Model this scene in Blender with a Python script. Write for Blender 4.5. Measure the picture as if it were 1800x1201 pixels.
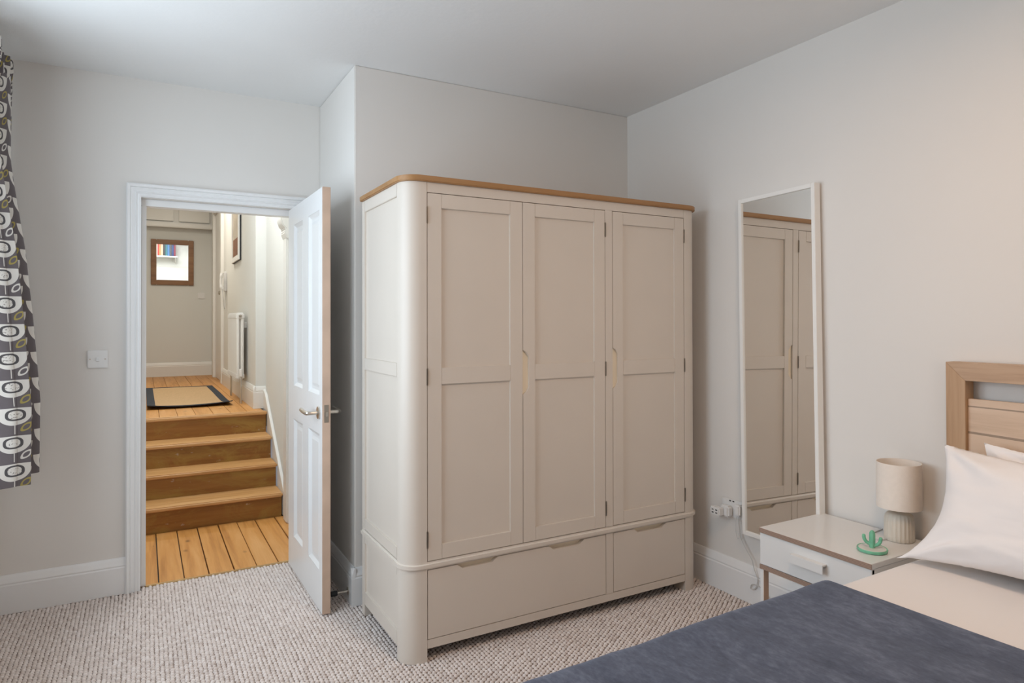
import bpy, bmesh, math, random
from mathutils import Vector, Matrix, noise
random.seed(7)
for o in list(bpy.data.objects): bpy.data.objects.remove(o)
S = bpy.context.scene
COL = S.collection
R = math.radians

# ------------------------------------------------------------------ camera
# room frame: X along the wardrobe front (to the right), Y away from the camera, Z up; metres
F_PX, PX_CY = 1154.0, 556.0
YAW, PITCH, ROLL = R(29.35), R(0.45), R(-0.12)
fw = Vector((math.sin(YAW)*math.cos(PITCH), math.cos(YAW)*math.cos(PITCH), math.sin(PITCH)))
rt = Vector((math.cos(YAW), -math.sin(YAW), 0)); up = rt.cross(fw)
rt2 = rt*math.cos(ROLL) + up*math.sin(ROLL); up2 = -rt*math.sin(ROLL) + up*math.cos(ROLL)
cam = bpy.data.cameras.new('camera'); cam.sensor_width = 36.0
cam.lens = F_PX/1800*36.0; cam.shift_y = -(600.5-PX_CY)/1800; cam.clip_start = 0.05
camo = bpy.data.objects.new('camera', cam); COL.objects.link(camo)
m3 = Matrix((rt2, up2, -fw)).transposed()
camo.matrix_world = Matrix.Translation((0, 0, 1.33)) @ m3.to_4x4()
S.camera = camo

# ------------------------------------------------------------------ light
S.view_settings.view_transform = 'Standard'; S.view_settings.look = 'None'
S.view_settings.gamma = 1.0; S.view_settings.use_curve_mapping = False
S.view_settings.exposure = 0.0
w = bpy.data.worlds.new('sky'); S.world = w; w.use_nodes = True
w.node_tree.nodes['Background'].inputs[0].default_value = (0.62, 0.76, 1.0, 1)
w.node_tree.nodes['Background'].inputs[1].default_value = 1.0

def area(name, loc, rot, sx, sy, power, color):
    l = bpy.data.lights.new(name, 'AREA'); l.shape = 'RECTANGLE'; l.size = sx; l.size_y = sy
    l.energy = power; l.color = color
    o = bpy.data.objects.new(name, l); COL.objects.link(o); o.location = loc; o.rotation_euler = rot
    return o
# daylight at the window in the left wall (faces +X)
area('window_daylight', (-0.74, 2.30, 1.52), (0, R(-90), 0), 1.60, 1.8, 43.5, (0.77, 0.90, 1.0))
# warm fill added behind the camera, set in a made-up window (faces +Y)
area('added_rear_fill', (0.15, -1.70, 1.5), (R(90), 0, 0), 1.2, 1.5, 12, (1.0, 0.82, 0.65))
# warm overhead fill, added with an unseen ceiling lamp over the bed
area('added_overhead_fill', (1.35, 0.75, 2.44), (0, 0, 0), 0.34, 0.34, 12, (1.0, 0.69, 0.47))
# hall: ceiling lamp of the landing and daylight of the lower hall
area('landing_lamp', (0.30, 7.4, 3.02), (0, 0, 0), 0.35, 0.35, 17, (1.0, 0.92, 0.80))
area('hall_daylight', (0.30, 4.75, 3.02), (0, 0, 0), 0.6, 0.9, 27, (0.92, 0.97, 1.0))

# ------------------------------------------------------------------ node helpers
class V:
    """socket wrapper for shader maths"""
    def __init__(s, nt, so): s.nt, s.so = nt, so
    def op(s, o, *a, clamp=False):
        n = s.nt.nodes.new('ShaderNodeMath'); n.operation = o; n.use_clamp = clamp
        for i, q in enumerate((s,)+a):
            if isinstance(q, V): s.nt.links.new(q.so, n.inputs[i])
            else: n.inputs[i].default_value = q
        return V(s.nt, n.outputs[0])
    def __add__(s, o): return s.op('ADD', o)
    def __sub__(s, o): return s.op('SUBTRACT', o)
    def __mul__(s, o): return s.op('MULTIPLY', o)
    def __truediv__(s, o): return s.op('DIVIDE', o)
    def lt(s, o): return s.op('LESS_THAN', o)
    def gt(s, o): return s.op('GREATER_THAN', o)
    def fract(s): return s.op('FRACT')
    def floor(s): return s.op('FLOOR')
    def abs(s): return s.op('ABSOLUTE')

def new_mat(name):
    m = bpy.data.materials.new(name); m.use_nodes = True
    nt = m.node_tree; return m, nt, nt.nodes['Principled BSDF']
def coords(nt, kind='Object', scale=(1, 1, 1), rnd=False):
    tc = nt.nodes.new('ShaderNodeTexCoord'); mp = nt.nodes.new('ShaderNodeMapping')
    nt.links.new(tc.outputs[kind], mp.inputs[0]); mp.inputs['Scale'].default_value = scale
    if rnd:
        oi = nt.nodes.new('ShaderNodeObjectInfo'); vm = nt.nodes.new('ShaderNodeVectorMath'); vm.operation = 'SCALE'
        vm.inputs[0].default_value = (7.3, 5.1, 3.7); nt.links.new(oi.outputs['Random'], vm.inputs['Scale'])
        nt.links.new(vm.outputs[0], mp.inputs['Location'])
    return mp.outputs[0]
def noise_tex(nt, vec, scale, detail=3, rough=0.5, dist=0.0):
    n = nt.nodes.new('ShaderNodeTexNoise'); n.inputs['Scale'].default_value = scale
    n.inputs['Detail'].default_value = detail; n.inputs['Roughness'].default_value = rough
    n.inputs['Distortion'].default_value = dist
    nt.links.new(vec, n.inputs['Vector']); return n.outputs['Fac']
def ramp(nt, fac, stops):
    r = nt.nodes.new('ShaderNodeValToRGB'); nt.links.new(fac, r.inputs[0])
    e = r.color_ramp.elements
    while len(e) < len(stops): e.new(0.5)
    for el, (p, c) in zip(e, stops): el.position = p; el.color = (*c, 1)
    return r.outputs[0]
def mixc(nt, fac, a, b, mode='MIX'):
    n = nt.nodes.new('ShaderNodeMix'); n.data_type = 'RGBA'; n.blend_type = mode
    for i, q in ((0, fac), (6, a), (7, b)):
        if isinstance(q, V): q = q.so
        if isinstance(q, (int, float)): n.inputs[i].default_value = q
        elif isinstance(q, tuple): n.inputs[i].default_value = (*q, 1)
        else: nt.links.new(q, n.inputs[i])
    return n.outputs[2]
def bump(nt, b, height, strength, dist):
    n = nt.nodes.new('ShaderNodeBump'); n.inputs['Strength'].default_value = strength
    n.inputs['Distance'].default_value = dist
    nt.links.new(height, n.inputs['Height']); nt.links.new(n.outputs[0], b.inputs['Normal'])

def plain(name, col, rough=0.5, metal=0.0, var=0.03, scale=6.0, bmp=0.0, bscale=300.0, spec=0.5, sheen=0.0):
    m, nt, b = new_mat(name)
    v = coords(nt)
    f = noise_tex(nt, v, scale, 2)
    c0 = tuple(x*(1-var) for x in col); c1 = tuple(min(1, x*(1+var)) for x in col)
    nt.links.new(ramp(nt, f, [(0.3, c0), (0.7, c1)]), b.inputs['Base Color'])
    b.inputs['Roughness'].default_value = rough; b.inputs['Metallic'].default_value = metal
    b.inputs['Specular IOR Level'].default_value = spec
    if sheen: b.inputs['Sheen Weight'].default_value = sheen; b.inputs['Sheen Roughness'].default_value = 0.4
    if bmp: bump(nt, b, noise_tex(nt, v, bscale, 3), bmp, 0.002)
    return m
def wood(name, dark, mid, light, axis=1, rough=0.5, fine=38.0, knots=0.0, stretch=0.06, lines=0.0, marks=False, rings=5.0):
    m, nt, b = new_mat(name)
    sc = [1, 1, 1]; sc[axis] = stretch
    v = coords(nt, 'Object', tuple(sc), rnd=True)
    f1 = noise_tex(nt, v, fine, 6, 0.6, 0.6); f2 = noise_tex(nt, v, rings, 3, 0.55, 1.2)
    s = V(nt, f1)*0.45 + V(nt, f2)*0.55
    c = ramp(nt, s.so, [(0.30, dark), (0.48, mid), (0.68, light)])
    if lines:
        wv = nt.nodes.new('ShaderNodeTexWave'); wv.wave_type = 'BANDS'; wv.bands_direction = 'Z' if axis != 2 else 'X'
        wv.inputs['Scale'].default_value = 3.2; wv.inputs['Distortion'].default_value = 9.0
        wv.inputs['Detail'].default_value = 2; wv.inputs['Detail Scale'].default_value = 0.6
        nt.links.new(v, wv.inputs[0])
        k = V(nt, wv.outputs['Fac']).lt(0.010)*lines
        c = mixc(nt, k, c, tuple(x*0.45 for x in dark))
    if knots:
        v2 = coords(nt, 'Object', tuple(1 if i != axis else 0.55 for i in range(3)), rnd=True)
        vo = nt.nodes.new('ShaderNodeTexVoronoi'); vo.inputs['Scale'].default_value = 7.0; nt.links.new(v2, vo.inputs[0])
        k = V(nt, vo.outputs['Distance'])
        n2 = V(nt, noise_tex(nt, v2, 30, 3))*0.09
        k = ((k + n2).op('MULTIPLY_ADD', -9.0, 1.55, clamp=True))*knots
        c = mixc(nt, k, c, tuple(x*0.30 for x in dark))
        vo2 = nt.nodes.new('ShaderNodeTexVoronoi'); vo2.inputs['Scale'].default_value = 19.0; vo2.inputs['Randomness'].default_value = 1.0; nt.links.new(v2, vo2.inputs[0])
        k2 = (V(nt, vo2.outputs['Distance']) + n2*1.5).op('MULTIPLY_ADD', -12.0, 2.0, clamp=True)*V(nt, noise_tex(nt, v2, 9, 2)).gt(0.56)
        c = mixc(nt, k2*knots, c, tuple(x*0.25 for x in dark))
    if marks:      # worn varnish and old paint specks
        v3 = coords(nt, 'Object', (0.6, 1, 1.3), rnd=True)
        g = V(nt, noise_tex(nt, v3, 5.0, 6, 0.7, 1.0)).op('MULTIPLY_ADD', 6.0, -2.75, clamp=True)
        c = mixc(nt, g*0.85, c, (0.36, 0.215, 0.045))
        p = V(nt, noise_tex(nt, v3, 24.0, 4, 0.6)).op('MULTIPLY_ADD', 14.0, -9.3, clamp=True)
        c = mixc(nt, p*0.8, c, (0.50, 0.44, 0.34))
    nt.links.new(c, b.inputs['Base Color']); b.inputs['Roughness'].default_value = rough
    bump(nt, b, f1, 0.12, 0.002)
    return m

M = {}
M['wall'] = plain('wall_paint', (0.785, 0.752, 0.71), 0.85, var=0.012, scale=1.5, bmp=0.05, bscale=90, spec=0.2)
M['ceiling'] = plain('ceiling_paint', (0.86, 0.855, 0.84), 0.9, var=0.012, scale=2, bmp=0.35, bscale=45, spec=0.15)
M['hallwall'] = plain('hall_wall_paint', (0.735, 0.735, 0.70), 0.8, var=0.015, scale=1.5, bmp=0.05, bscale=90, spec=0.2)
M['gloss'] = plain('white_gloss_paint', (0.84, 0.835, 0.825), 0.34, var=0.012, scale=4)
M['hallgloss'] = plain('hall_cream_gloss', (0.80, 0.785, 0.745), 0.36, var=0.015, scale=4)
M['ward'] = plain('off_white_furniture_paint', (0.70, 0.625, 0.545), 0.42, var=0.01, scale=5)
M['wardin'] = plain('cream_bare_edge', (0.86, 0.75, 0.58), 0.55, var=0.03, scale=9)
M['dark'] = plain('shadowy_interior', (0.10, 0.085, 0.07), 0.9, var=0.02)
M['oaktop'] = wood('oiled_oak', (0.27, 0.125, 0.04), (0.36, 0.18, 0.065), (0.44, 0.235, 0.095), axis=0, rough=0.42)
M['oakv'] = wood('oak_upright', (0.33, 0.19, 0.095), (0.46, 0.28, 0.15), (0.55, 0.36, 0.21), axis=2, rough=0.5, fine=55)
M['oakh'] = wood('oak_across', (0.36, 0.22, 0.125), (0.50, 0.325, 0.20), (0.58, 0.40, 0.265), axis=1, rough=0.5, fine=55)
M['oakp'] = wood('oak_panel', (0.54, 0.375, 0.25), (0.67, 0.49, 0.35), (0.73, 0.56, 0.42), axis=1, rough=0.5, fine=45, lines=0.8, stretch=0.10)
M['pine'] = wood('pine_boards', (0.43, 0.175, 0.038), (0.63, 0.295, 0.078), (0.72, 0.385, 0.14), axis=1, rough=0.45, knots=0.8, rings=9)
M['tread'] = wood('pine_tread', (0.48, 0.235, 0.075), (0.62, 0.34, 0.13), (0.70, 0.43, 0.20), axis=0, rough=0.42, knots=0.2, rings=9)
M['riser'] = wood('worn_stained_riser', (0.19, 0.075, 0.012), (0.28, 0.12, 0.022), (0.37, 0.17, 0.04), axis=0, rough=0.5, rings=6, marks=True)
M['doorwood'] = plain('bare_wood_edge', (0.62, 0.45, 0.34), 0.6, var=0.10, scale=7)
M['chrome'] = plain('satin_nickel', (0.62, 0.58, 0.52), 0.28, metal=1.0, var=0.02)
M['brass'] = plain('brass_strip', (0.75, 0.58, 0.33), 0.3, metal=1.0, var=0.04)
M['steel'] = plain('hinge_steel', (0.42, 0.38, 0.33), 0.35, metal=1.0, var=0.02)
M['black'] = plain('black_rubber', (0.02, 0.02, 0.022), 0.6, var=0.05)
M['plastic'] = plain('white_plastic', (0.80, 0.79, 0.77), 0.35, var=0.01)
M['cable'] = plain('grey_cable', (0.56, 0.55, 0.53), 0.5, var=0.02)
M['clearcable'] = plain('pale_cable', (0.62, 0.61, 0.59), 0.4, var=0.02)
M['melamine'] = plain('white_melamine', (0.78, 0.765, 0.74), 0.22, var=0.008)
M['frame'] = plain('white_mirror_frame', (0.87, 0.85, 0.81), 0.40, var=0.01)
M['shade'] = plain('linen_lampshade', (0.88, 0.79, 0.70), 0.9, var=0.02, scale=60, bmp=0.2, bscale=500, spec=0.1)
M['ceramic'] = plain('matt_stone_ceramic', (0.70, 0.635, 0.54), 0.55, var=0.02, scale=12)
M['green'] = plain('mint_green_glaze', (0.18, 0.50, 0.32), 0.3, var=0.12, scale=40)
M['dish'] = plain('pale_glazed_dish', (0.72, 0.68, 0.62), 0.35, var=0.03, scale=20)
M['sheet'] = plain('white_cotton', (0.81, 0.77, 0.745), 0.9, var=0.012, scale=4, bmp=0.06, bscale=700, spec=0.1, sheen=0.1)
M['pillow'] = plain('pillow_cotton', (0.88, 0.845, 0.83), 0.9, var=0.01, scale=5, bmp=0.06, bscale=700, spec=0.1, sheen=0.1)
M['rugdark'] = plain('charcoal_rug_border', (0.035, 0.042, 0.055), 0.9, var=0.1, scale=60, bmp=0.3, bscale=400)
M['rugtan'] = plain('sisal_rug_weave', (0.58, 0.39, 0.21), 0.9, var=0.10, scale=90, bmp=0.4, bscale=350)
M['walnut'] = wood('brown_mirror_frame', (0.16, 0.065, 0.015), (0.24, 0.105, 0.03), (0.31, 0.15, 0.05), axis=0, rough=0.4)
M['print'] = plain('framed_print', (0.50, 0.44, 0.36), 0.6, var=0.15, scale=8)
M['printbrown'] = plain('framed_print_brown', (0.22, 0.095, 0.05), 0.6, var=0.2, scale=30)
M['slot'] = plain('dark_slot', (0.02, 0.02, 0.02), 0.6, var=0.02)
M['bulb'], _nt, _b = new_mat('fill_lamp_opal'); _b.inputs['Base Color'].default_value = (0.9, 0.88, 0.82, 1)
_b.inputs['Emission Color'].default_value = (1, 0.9, 0.75, 1); _b.inputs['Emission Strength'].default_value = 2.0  # glowing bowl of the added ceiling lamp

def mirror_mat():
    m, nt, b = new_mat('mirror_glass')
    b.inputs['Base Color'].default_value = (0.90, 0.90, 0.88, 1); b.inputs['Metallic'].default_value = 1
    b.inputs['Roughness'].default_value = 0.004
    return m
M['mirror'] = mirror_mat()
def glass_mat():
    m, nt, b = new_mat('window_glass')
    t = nt.nodes.new('ShaderNodeBsdfTransparent'); g = nt.nodes.new('ShaderNodeBsdfGlossy'); g.inputs['Roughness'].default_value = 0.02
    x = nt.nodes.new('ShaderNodeMixShader'); x.inputs[0].default_value = 0.06
    nt.links.new(t.outputs[0], x.inputs[1]); nt.links.new(g.outputs[0], x.inputs[2])
    nt.links.new(x.outputs[0], nt.nodes['Material Output'].inputs[0])
    return m
M['glass'] = glass_mat()
def ply_mat():
    m, nt, b = new_mat('layered_ply_edge')
    v = coords(nt); sx = nt.nodes.new('ShaderNodeSeparateXYZ'); nt.links.new(v, sx.inputs[0])
    z = V(nt, sx.outputs[2])*230.0
    n = V(nt, noise_tex(nt, v, 30, 2))*0.25
    c = ramp(nt, (z+n).fract().so, [(0.0, (0.20, 0.12, 0.085)), (0.28, (0.42, 0.29, 0.22)), (0.6, (0.36, 0.25, 0.19)), (0.95, (0.24, 0.15, 0.11))])
    nt.links.new(c, b.inputs['Base Color']); b.inputs['Roughness'].default_value = 0.55
    return m
M['ply'] = ply_mat()
def carpet_mat():
    m, nt, b = new_mat('loop_carpet')
    a = nt.nodes.new('ShaderNodeAttribute'); a.attribute_name = 'tint'
    c = ramp(nt, a.outputs['Fac'], [(0.0, (0.36, 0.27, 0.23)), (0.25, (0.62, 0.53, 0.48)), (0.6, (0.77, 0.685, 0.635)), (1.0, (0.86, 0.79, 0.75))])
    nt.links.new(c, b.inputs['Base Color']); b.inputs['Roughness'].default_value = 0.95
    b.inputs['Specular IOR Level'].default_value = 0.1
    bump(nt, b, noise_tex(nt, coords(nt), 900, 2), 0.3, 0.002)
    return m
M['carpet'] = carpet_mat()
M['carpetbase'] = plain('carpet_backing', (0.26, 0.20, 0.165), 0.95, var=0.08, scale=80)
def velvet_mat():
    m, nt, b = new_mat('slate_velvet')
    v = coords(nt, 'Object', (1.2, 0.6, 1))
    f = V(nt, noise_tex(nt, v, 8, 6, 0.65, 1.0))*0.5 + V(nt, noise_tex(nt, v, 60, 6, 0.75))*0.5
    c = ramp(nt, f.so, [(0.34, (0.049, 0.058, 0.083)), (0.5, (0.082, 0.096, 0.137)), (0.66, (0.145, 0.165, 0.22))])
    nt.links.new(c, b.inputs['Base Color']); b.inputs['Roughness'].default_value = 0.85
    b.inputs['Specular IOR Level'].default_value = 0.15
    b.inputs['Sheen Weight'].default_value = 0.35; b.inputs['Sheen Roughness'].default_value = 0.45
    b.inputs['Sheen Tint'].default_value = (0.55, 0.58, 0.68, 1)
    bump(nt, b, f.so, 0.35, 0.006)
    return m
M['velvet'] = velvet_mat()
def curtain_mat():
    m, nt, b = new_mat('printed_curtain_cotton')
    tc = nt.nodes.new('ShaderNodeTexCoord'); sx = nt.nodes.new('ShaderNodeSeparateXYZ'); nt.links.new(tc.outputs['UV'], sx.inputs[0])
    U, W_ = V(nt, sx.outputs[0]), V(nt, sx.outputs[1])
    CW, CH = 0.125, 0.107
    uu = U/CW; col = uu.floor(); par = (col*0.5).fract().gt(0.25)
    a = (uu.fract()-0.5)*CW
    vv = W_/CH + par*0.5 + (col*0.37).fract()*0.2
    bb = vv.fract()*CH; row = vv.floor()
    jit = ((row*0.618+col*0.381).fract()-0.5)
    def ell(cx, cy, rx, ry, rot=0.0, p=2.0):
        x = a-cx; y = bb-cy
        if rot:
            x, y = x*math.cos(rot)+y*math.sin(rot), y*math.cos(rot)-x*math.sin(rot)
        return (x.abs()/rx).op('POWER', p) + (y.abs()/ry).op('POWER', p)
    bowl = ell(jit*0.004, 0.100, 0.060, 0.066, 0, 2.2).lt(1.0)*bb.lt(0.1005)
    ring = ell(jit*0.012, 0.073, 0.034, 0.022, 0, 2.6)
    stem = (a-jit*0.004).abs().lt(0.0016)*bb.lt(0.05)
    leaf = ell(0.041, 0.026, 0.024, 0.012, 0.75, 1.7)
    lf = leaf.lt(1.0)*leaf.gt(0.42)
    dots = V(nt, noise_tex(nt, tc.outputs['UV'], 160, 1)).gt(0.62)
    bg = (0.135, 0.115, 0.118); cream = (0.66, 0.62, 0.565); gold = (0.36, 0.29, 0.09)
    c = mixc(nt, lf, bg, mixc(nt, jit.gt(-0.1), cream, gold))
    c = mixc(nt, stem, c, cream)
    c = mixc(nt, bowl, c, cream)
    c = mixc(nt, ring.lt(1.0), c, (0.085, 0.078, 0.078))
    c = mixc(nt, ring.lt(0.42), c, mixc(nt, dots, cream, (0.28, 0.25, 0.23)))
    nt.links.new(c, b.inputs['Base Color']); b.inputs['Roughness'].default_value = 0.9
    b.inputs['Specular IOR Level'].default_value = 0.1
    b.inputs['Sheen Weight'].default_value = 0.1
    return m
M['curtain'] = curtain_mat()
M['lining'] = plain('curtain_lining', (0.70, 0.66, 0.60), 0.9, var=0.02)

# ------------------------------------------------------------------ mesh helpers
def box(bm, x0, x1, y0, y1, z0, z1):
    vs = [bm.verts.new((x, y, z)) for x in (x0, x1) for y in (y0, y1) for z in (z0, z1)]
    for f in ((0, 1, 3, 2), (4, 6, 7, 5), (0, 4, 5, 1), (2, 3, 7, 6), (0, 2, 6, 4), (1, 5, 7, 3)):
        bm.faces.new([vs[i] for i in f])
def prism(bm, pts, axis, a0, a1):
    """extrude a 2-D outline along an axis (0: pts are (y,z), 1: (x,z), 2: (x,y))"""
    def P(p, a):
        q = list(p); q.insert(axis, a); return q
    A = [bm.verts.new(P(p, a0)) for p in pts]; B = [bm.verts.new(P(p, a1)) for p in pts]
    n = len(pts)
    bm.faces.new(A); bm.faces.new(B[::-1])
    for i in range(n): bm.faces.new((A[i], B[i], B[(i+1) % n], A[(i+1) % n]))
def lathe(bm, prof, c=(0, 0, 0), n=32, flute=None):
    rings = []
    for r, z in prof:
        ring = []
        for i in range(n):
            t = 2*math.pi*i/n; rr = r*(flute(t, z) if flute else 1)
            ring.append(bm.verts.new((c[0]+rr*math.cos(t), c[1]+rr*math.sin(t), c[2]+z)))
        rings.append(ring)
    for a, b in zip(rings, rings[1:]):
        for i in range(n): bm.faces.new((a[i], a[(i+1) % n], b[(i+1) % n], b[i]))
    return rings
def lathe_closed(bm, prof, c=(0, 0, 0), n=32, flute=None):
    r = lathe(bm, prof, c, n, flute); bm.faces.new(r[0][::-1]); bm.faces.new(r[-1])
def tube(bm, pts, rad, n=8, closed=False):
    P = [Vector(p) for p in pts]; rings = []
    prev = None
    for i, p in enumerate(P):
        d = (P[min(i+1, len(P)-1)]-P[max(i-1, 0)]).normalized()
        if prev is None:
            a = Vector((0, 0, 1)) if abs(d.z) < 0.9 else Vector((1, 0, 0)); u = d.cross(a).normalized()
        else: u = (prev - d*prev.dot(d)).normalized()
        prev = u; v = d.cross(u)
        r = rad[i] if isinstance(rad, (list, tuple)) else rad
        rings.append([bm.verts.new(p + (u*math.cos(t)+v*math.sin(t))*r) for t in [2*math.pi*k/n for k in range(n)]])
    for a, b in zip(rings, rings[1:]):
        for i in range(n): bm.faces.new((a[i], a[(i+1) % n], b[(i+1) % n], b[i]))
    bm.faces.new(rings[0][::-1]); bm.faces.new(rings[-1])
def smoothpath(pts, k=6):
    P = [Vector(p) for p in pts]; out = []
    for i in range(len(P)-1):
        p0, p1, p2, p3 = P[max(i-1, 0)], P[i], P[i+1], P[min(i+2, len(P)-1)]
        for j in range(k):
            t = j/k
            out.append(0.5*((2*p1)+(p2-p0)*t+(2*p0-5*p1+4*p2-p3)*t*t+(-p0+3*p1-3*p2+p3)*t**3))
    out.append(P[-1]); return out
def finish(bm, bev=0.0, seg=2, angle=35):
    bmesh.ops.recalc_face_normals(bm, faces=bm.faces)
    if bev:
        es = [e for e in bm.edges if e.is_manifold and e.calc_face_angle(0) > R(30)]
        bmesh.ops.bevel(bm, geom=es, offset=bev, segments=seg, affect='EDGES', clamp_overlap=True)
    for f in bm.faces: f.smooth = True
    for e in bm.edges:
        e.smooth = (e.is_manifold and e.calc_face_angle(0) < R(angle))
def obj(name, bm, mat, parent=None, bev=0.0, seg=2, angle=35, local=False, loc=None):
    """link a bmesh (world coordinates) as one mesh object; parts get their parent's frame"""
    finish(bm, bev, seg, angle)
    me = bpy.data.meshes.new(name); o = bpy.data.objects.new(name, me)
    if not local:
        if parent is not None:
            r = parent
            off = Vector((0, 0, 0))
            while r is not None: off += r.location; r = r.parent
        else:
            xs = [v.co.x for v in bm.verts]; ys = [v.co.y for v in bm.verts]; zs = [v.co.z for v in bm.verts]
            off = Vector(((min(xs)+max(xs))/2, (min(ys)+max(ys))/2, min(zs))); o.location = off
        bmesh.ops.translate(bm, verts=bm.verts, vec=-off)
    bm.to_mesh(me); bm.free()
    if isinstance(mat, (list, tuple)):
        for q in mat: me.materials.append(M[q])
    else: me.materials.append(M[mat])
    if loc: o.location = loc
    COL.objects.link(o); o.parent = parent
    return o
def bx(name, mat, parent, *boxes, bev=0.0, seg=2, **k):
    bm = bmesh.new()
    for b in boxes: box(bm, *b)
    return obj(name, bm, mat, parent, bev, seg, **k)
def tag(o, label, cat, group=None):
    o['label'] = label; o['category'] = cat
    if group: o['group'] = group
    return o
def thing(name, label, cat, loc, group=None, rot=None):
    o = bpy.data.objects.new(name, None); COL.objects.link(o); o.location = loc; o.empty_display_size = 0.1
    if rot: o.rotation_euler = rot
    if label: tag(o, label, cat, group)
    return o
def struct(o, label=None):
    o['kind'] = 'structure'
    if label: o['label'] = label
    return o
def sbx(name, mat, *boxes, label=None, bev=0.0, **k): return struct(bx(name, mat, None, *boxes, bev=bev, **k), label)

# ------------------------------------------------------------------ the room shell
ZC = 2.545           # ceiling
XL, XR = -0.60, 2.51  # window wall, headboard wall
YF, YB, YN = 3.76, 3.06, -1.6   # door wall, chimney-breast wall, wall behind the camera
XB = 0.87            # return of the breast
OX0, OX1, OZ = -0.008, 0.757, 1.952  # door opening (structural)
WT = 0.10
sbx('floor', 'carpetbase', (XL-0.1, XR+0.1, YN-0.1, 3.80, -0.12, -0.004), label='bedroom floor under the looped beige carpet')
sbx('ceiling', 'ceiling', (XL-0.12, XR+0.12, YN-0.12, YF+WT, ZC, ZC+0.12), label='white textured bedroom ceiling')
sbx('wall_far', 'wall', (XL-0.12, OX0, YF, YF+WT, 0, ZC), (OX1, XB+0.2, YF, YF+WT, 0, ZC), (OX0, OX1, YF, YF+WT, OZ, ZC),
    label='pale grey bedroom wall with the doorway')
sbx('wall_breast', 'wall', (XB, XR+0.12, YB, YF, 0, ZC), label='projecting pale grey wall behind the wardrobe', bev=0.004)
sbx('wall_right', 'wall', (XR, XR+0.12, YN-0.12, YB, 0, ZC), label='pale wall behind the headboard and the leaning mirror')
WY0, WY1, WZ0, WZ1 = 1.40, 3.20, 0.72, 2.32
sbx('wall_left', 'wall', (XL-0.12, XL, YN-0.12, WY0, 0, ZC), (XL-0.12, XL, WY1, YF, 0, ZC), (XL-0.12, XL, WY0, WY1, 0, WZ0),
    (XL-0.12, XL, WY0, WY1, WZ1, ZC), label='bedroom wall with the curtained window')
RX0, RX1, RZ0, RZ1 = -0.45, 0.75, 0.75, 2.25
sbx('wall_near', 'wall', (XL-0.12, RX0, YN-0.12, YN, 0, ZC), (RX1, XR+0.12, YN-0.12, YN, 0, ZC), (RX0, RX1, YN-0.12, YN, 0, RZ0),
    (RX0, RX1, YN-0.12, YN, RZ1, ZC), label='bedroom wall opposite the wardrobe')
def window(name, axis, p, a0, a1, z0, z1, label):
    t = thing(name, None, None, (p, (a0+a1)/2, z0) if axis == 0 else ((a0+a1)/2, p, z0)); t['kind'] = 'structure'; t['label'] = label
    def B(n, m, u0, u1, v0, v1, d0, d1, par):
        return bx(n, m, par, (p+d0, p+d1, u0, u1, v0, v1) if axis == 0 else (u0, u1, p+d0, p+d1, v0, v1), bev=0.003)
    f = 0.05; zm = (z0+z1)/2
    B('window_frame', 'gloss', a0, a0+f, z0, z1, -0.03, 0.03, t); B('window_frame', 'gloss', a1-f, a1, z0, z1, -0.03, 0.03, t)
    B('window_frame', 'gloss', a0+f, a1-f, z0, z0+f, -0.03, 0.03, t); B('window_frame', 'gloss', a0+f, a1-f, z1-f, z1, -0.03, 0.03, t)
    B('sash_rail', 'gloss', a0+f, a1-f, zm-0.02, zm+0.02, -0.03, 0.03, t)
    for v0, v1 in ((z0+f, zm-0.02), (zm+0.02, z1-f)): B('pane', 'glass', a0+f, a1-f, v0, v1, -0.003, 0.003, t)
window('window_1', 0, XL-0.06, WY0, WY1, WZ0, WZ1, 'white sash window beside the patterned curtain')
window('added_rear_window', 1, YN-0.06, RX0, RX1, RZ0, RZ1, 'white sash window added unseen behind the viewpoint for the warm fill')  # invented window that houses the rear fill light
sbx('trim_3', 'gloss', (XL, XL+0.10, WY0-0.05, WY1+0.05, WZ0-0.03, WZ0), label='white window sill', bev=0.004)

# skirting: profile (out from the wall, height)
SK = [(0, 0), (0.020, 0), (0.020, 0.128), (0.017, 0.134), (0.0185, 0.140), (0.0165, 0.148), (0.012, 0.158), (0.009, 0.170), (0.005, 0.175), (0, 0.175)]
def skirt(name, runs, label, mat='gloss'):
    bm = bmesh.new()
    for (axis, wallpos, sgn, a0, a1, zb) in runs:
        prism(bm, [(wallpos+sgn*d, zb+h) for d, h in SK], 1-axis, a0, a1) if axis == 0 else prism(bm, [(wallpos+sgn*d, zb+h) for d, h in SK], 0, a0, a1)
    return struct(obj(name, bm, mat, None, angle=25), label)
# axis 0: wall plane x = const, run along Y ; axis 1: wall plane y = const, run along X
def skirt_x(bm, x, sgn, y0, y1, zb=0): prism(bm, [(x+sgn*d, zb+h) for d, h in SK], 1, y0, y1)
def skirt_y(bm, y, sgn, x0, x1, zb=0): prism(bm, [(y+sgn*d, zb+h) for d, h in SK], 0, x0, x1)
bm = bmesh.new(); skirt_y(bm, YF, -1, XL, -0.072); struct(obj('baseboard_far', bm, 'gloss', angle=25), 'white skirting board left of the doorway')
bm = bmesh.new(); skirt_x(bm, XB, -1, YB-0.0192, YF-0.02); struct(obj('baseboard_alcove', bm, 'gloss', angle=25), 'white skirting board behind the open door')
bm = bmesh.new(); skirt_y(bm, YB, -1, XB-0.0201, XR); struct(obj('baseboard_breast', bm, 'gloss', angle=25), 'white skirting board behind the wardrobe')
bm = bmesh.new(); skirt_x(bm, XR, -1, YN, YB-0.02); struct(obj('baseboard_right', bm, 'gloss', angle=25), 'white skirting board below the leaning mirror')
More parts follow.
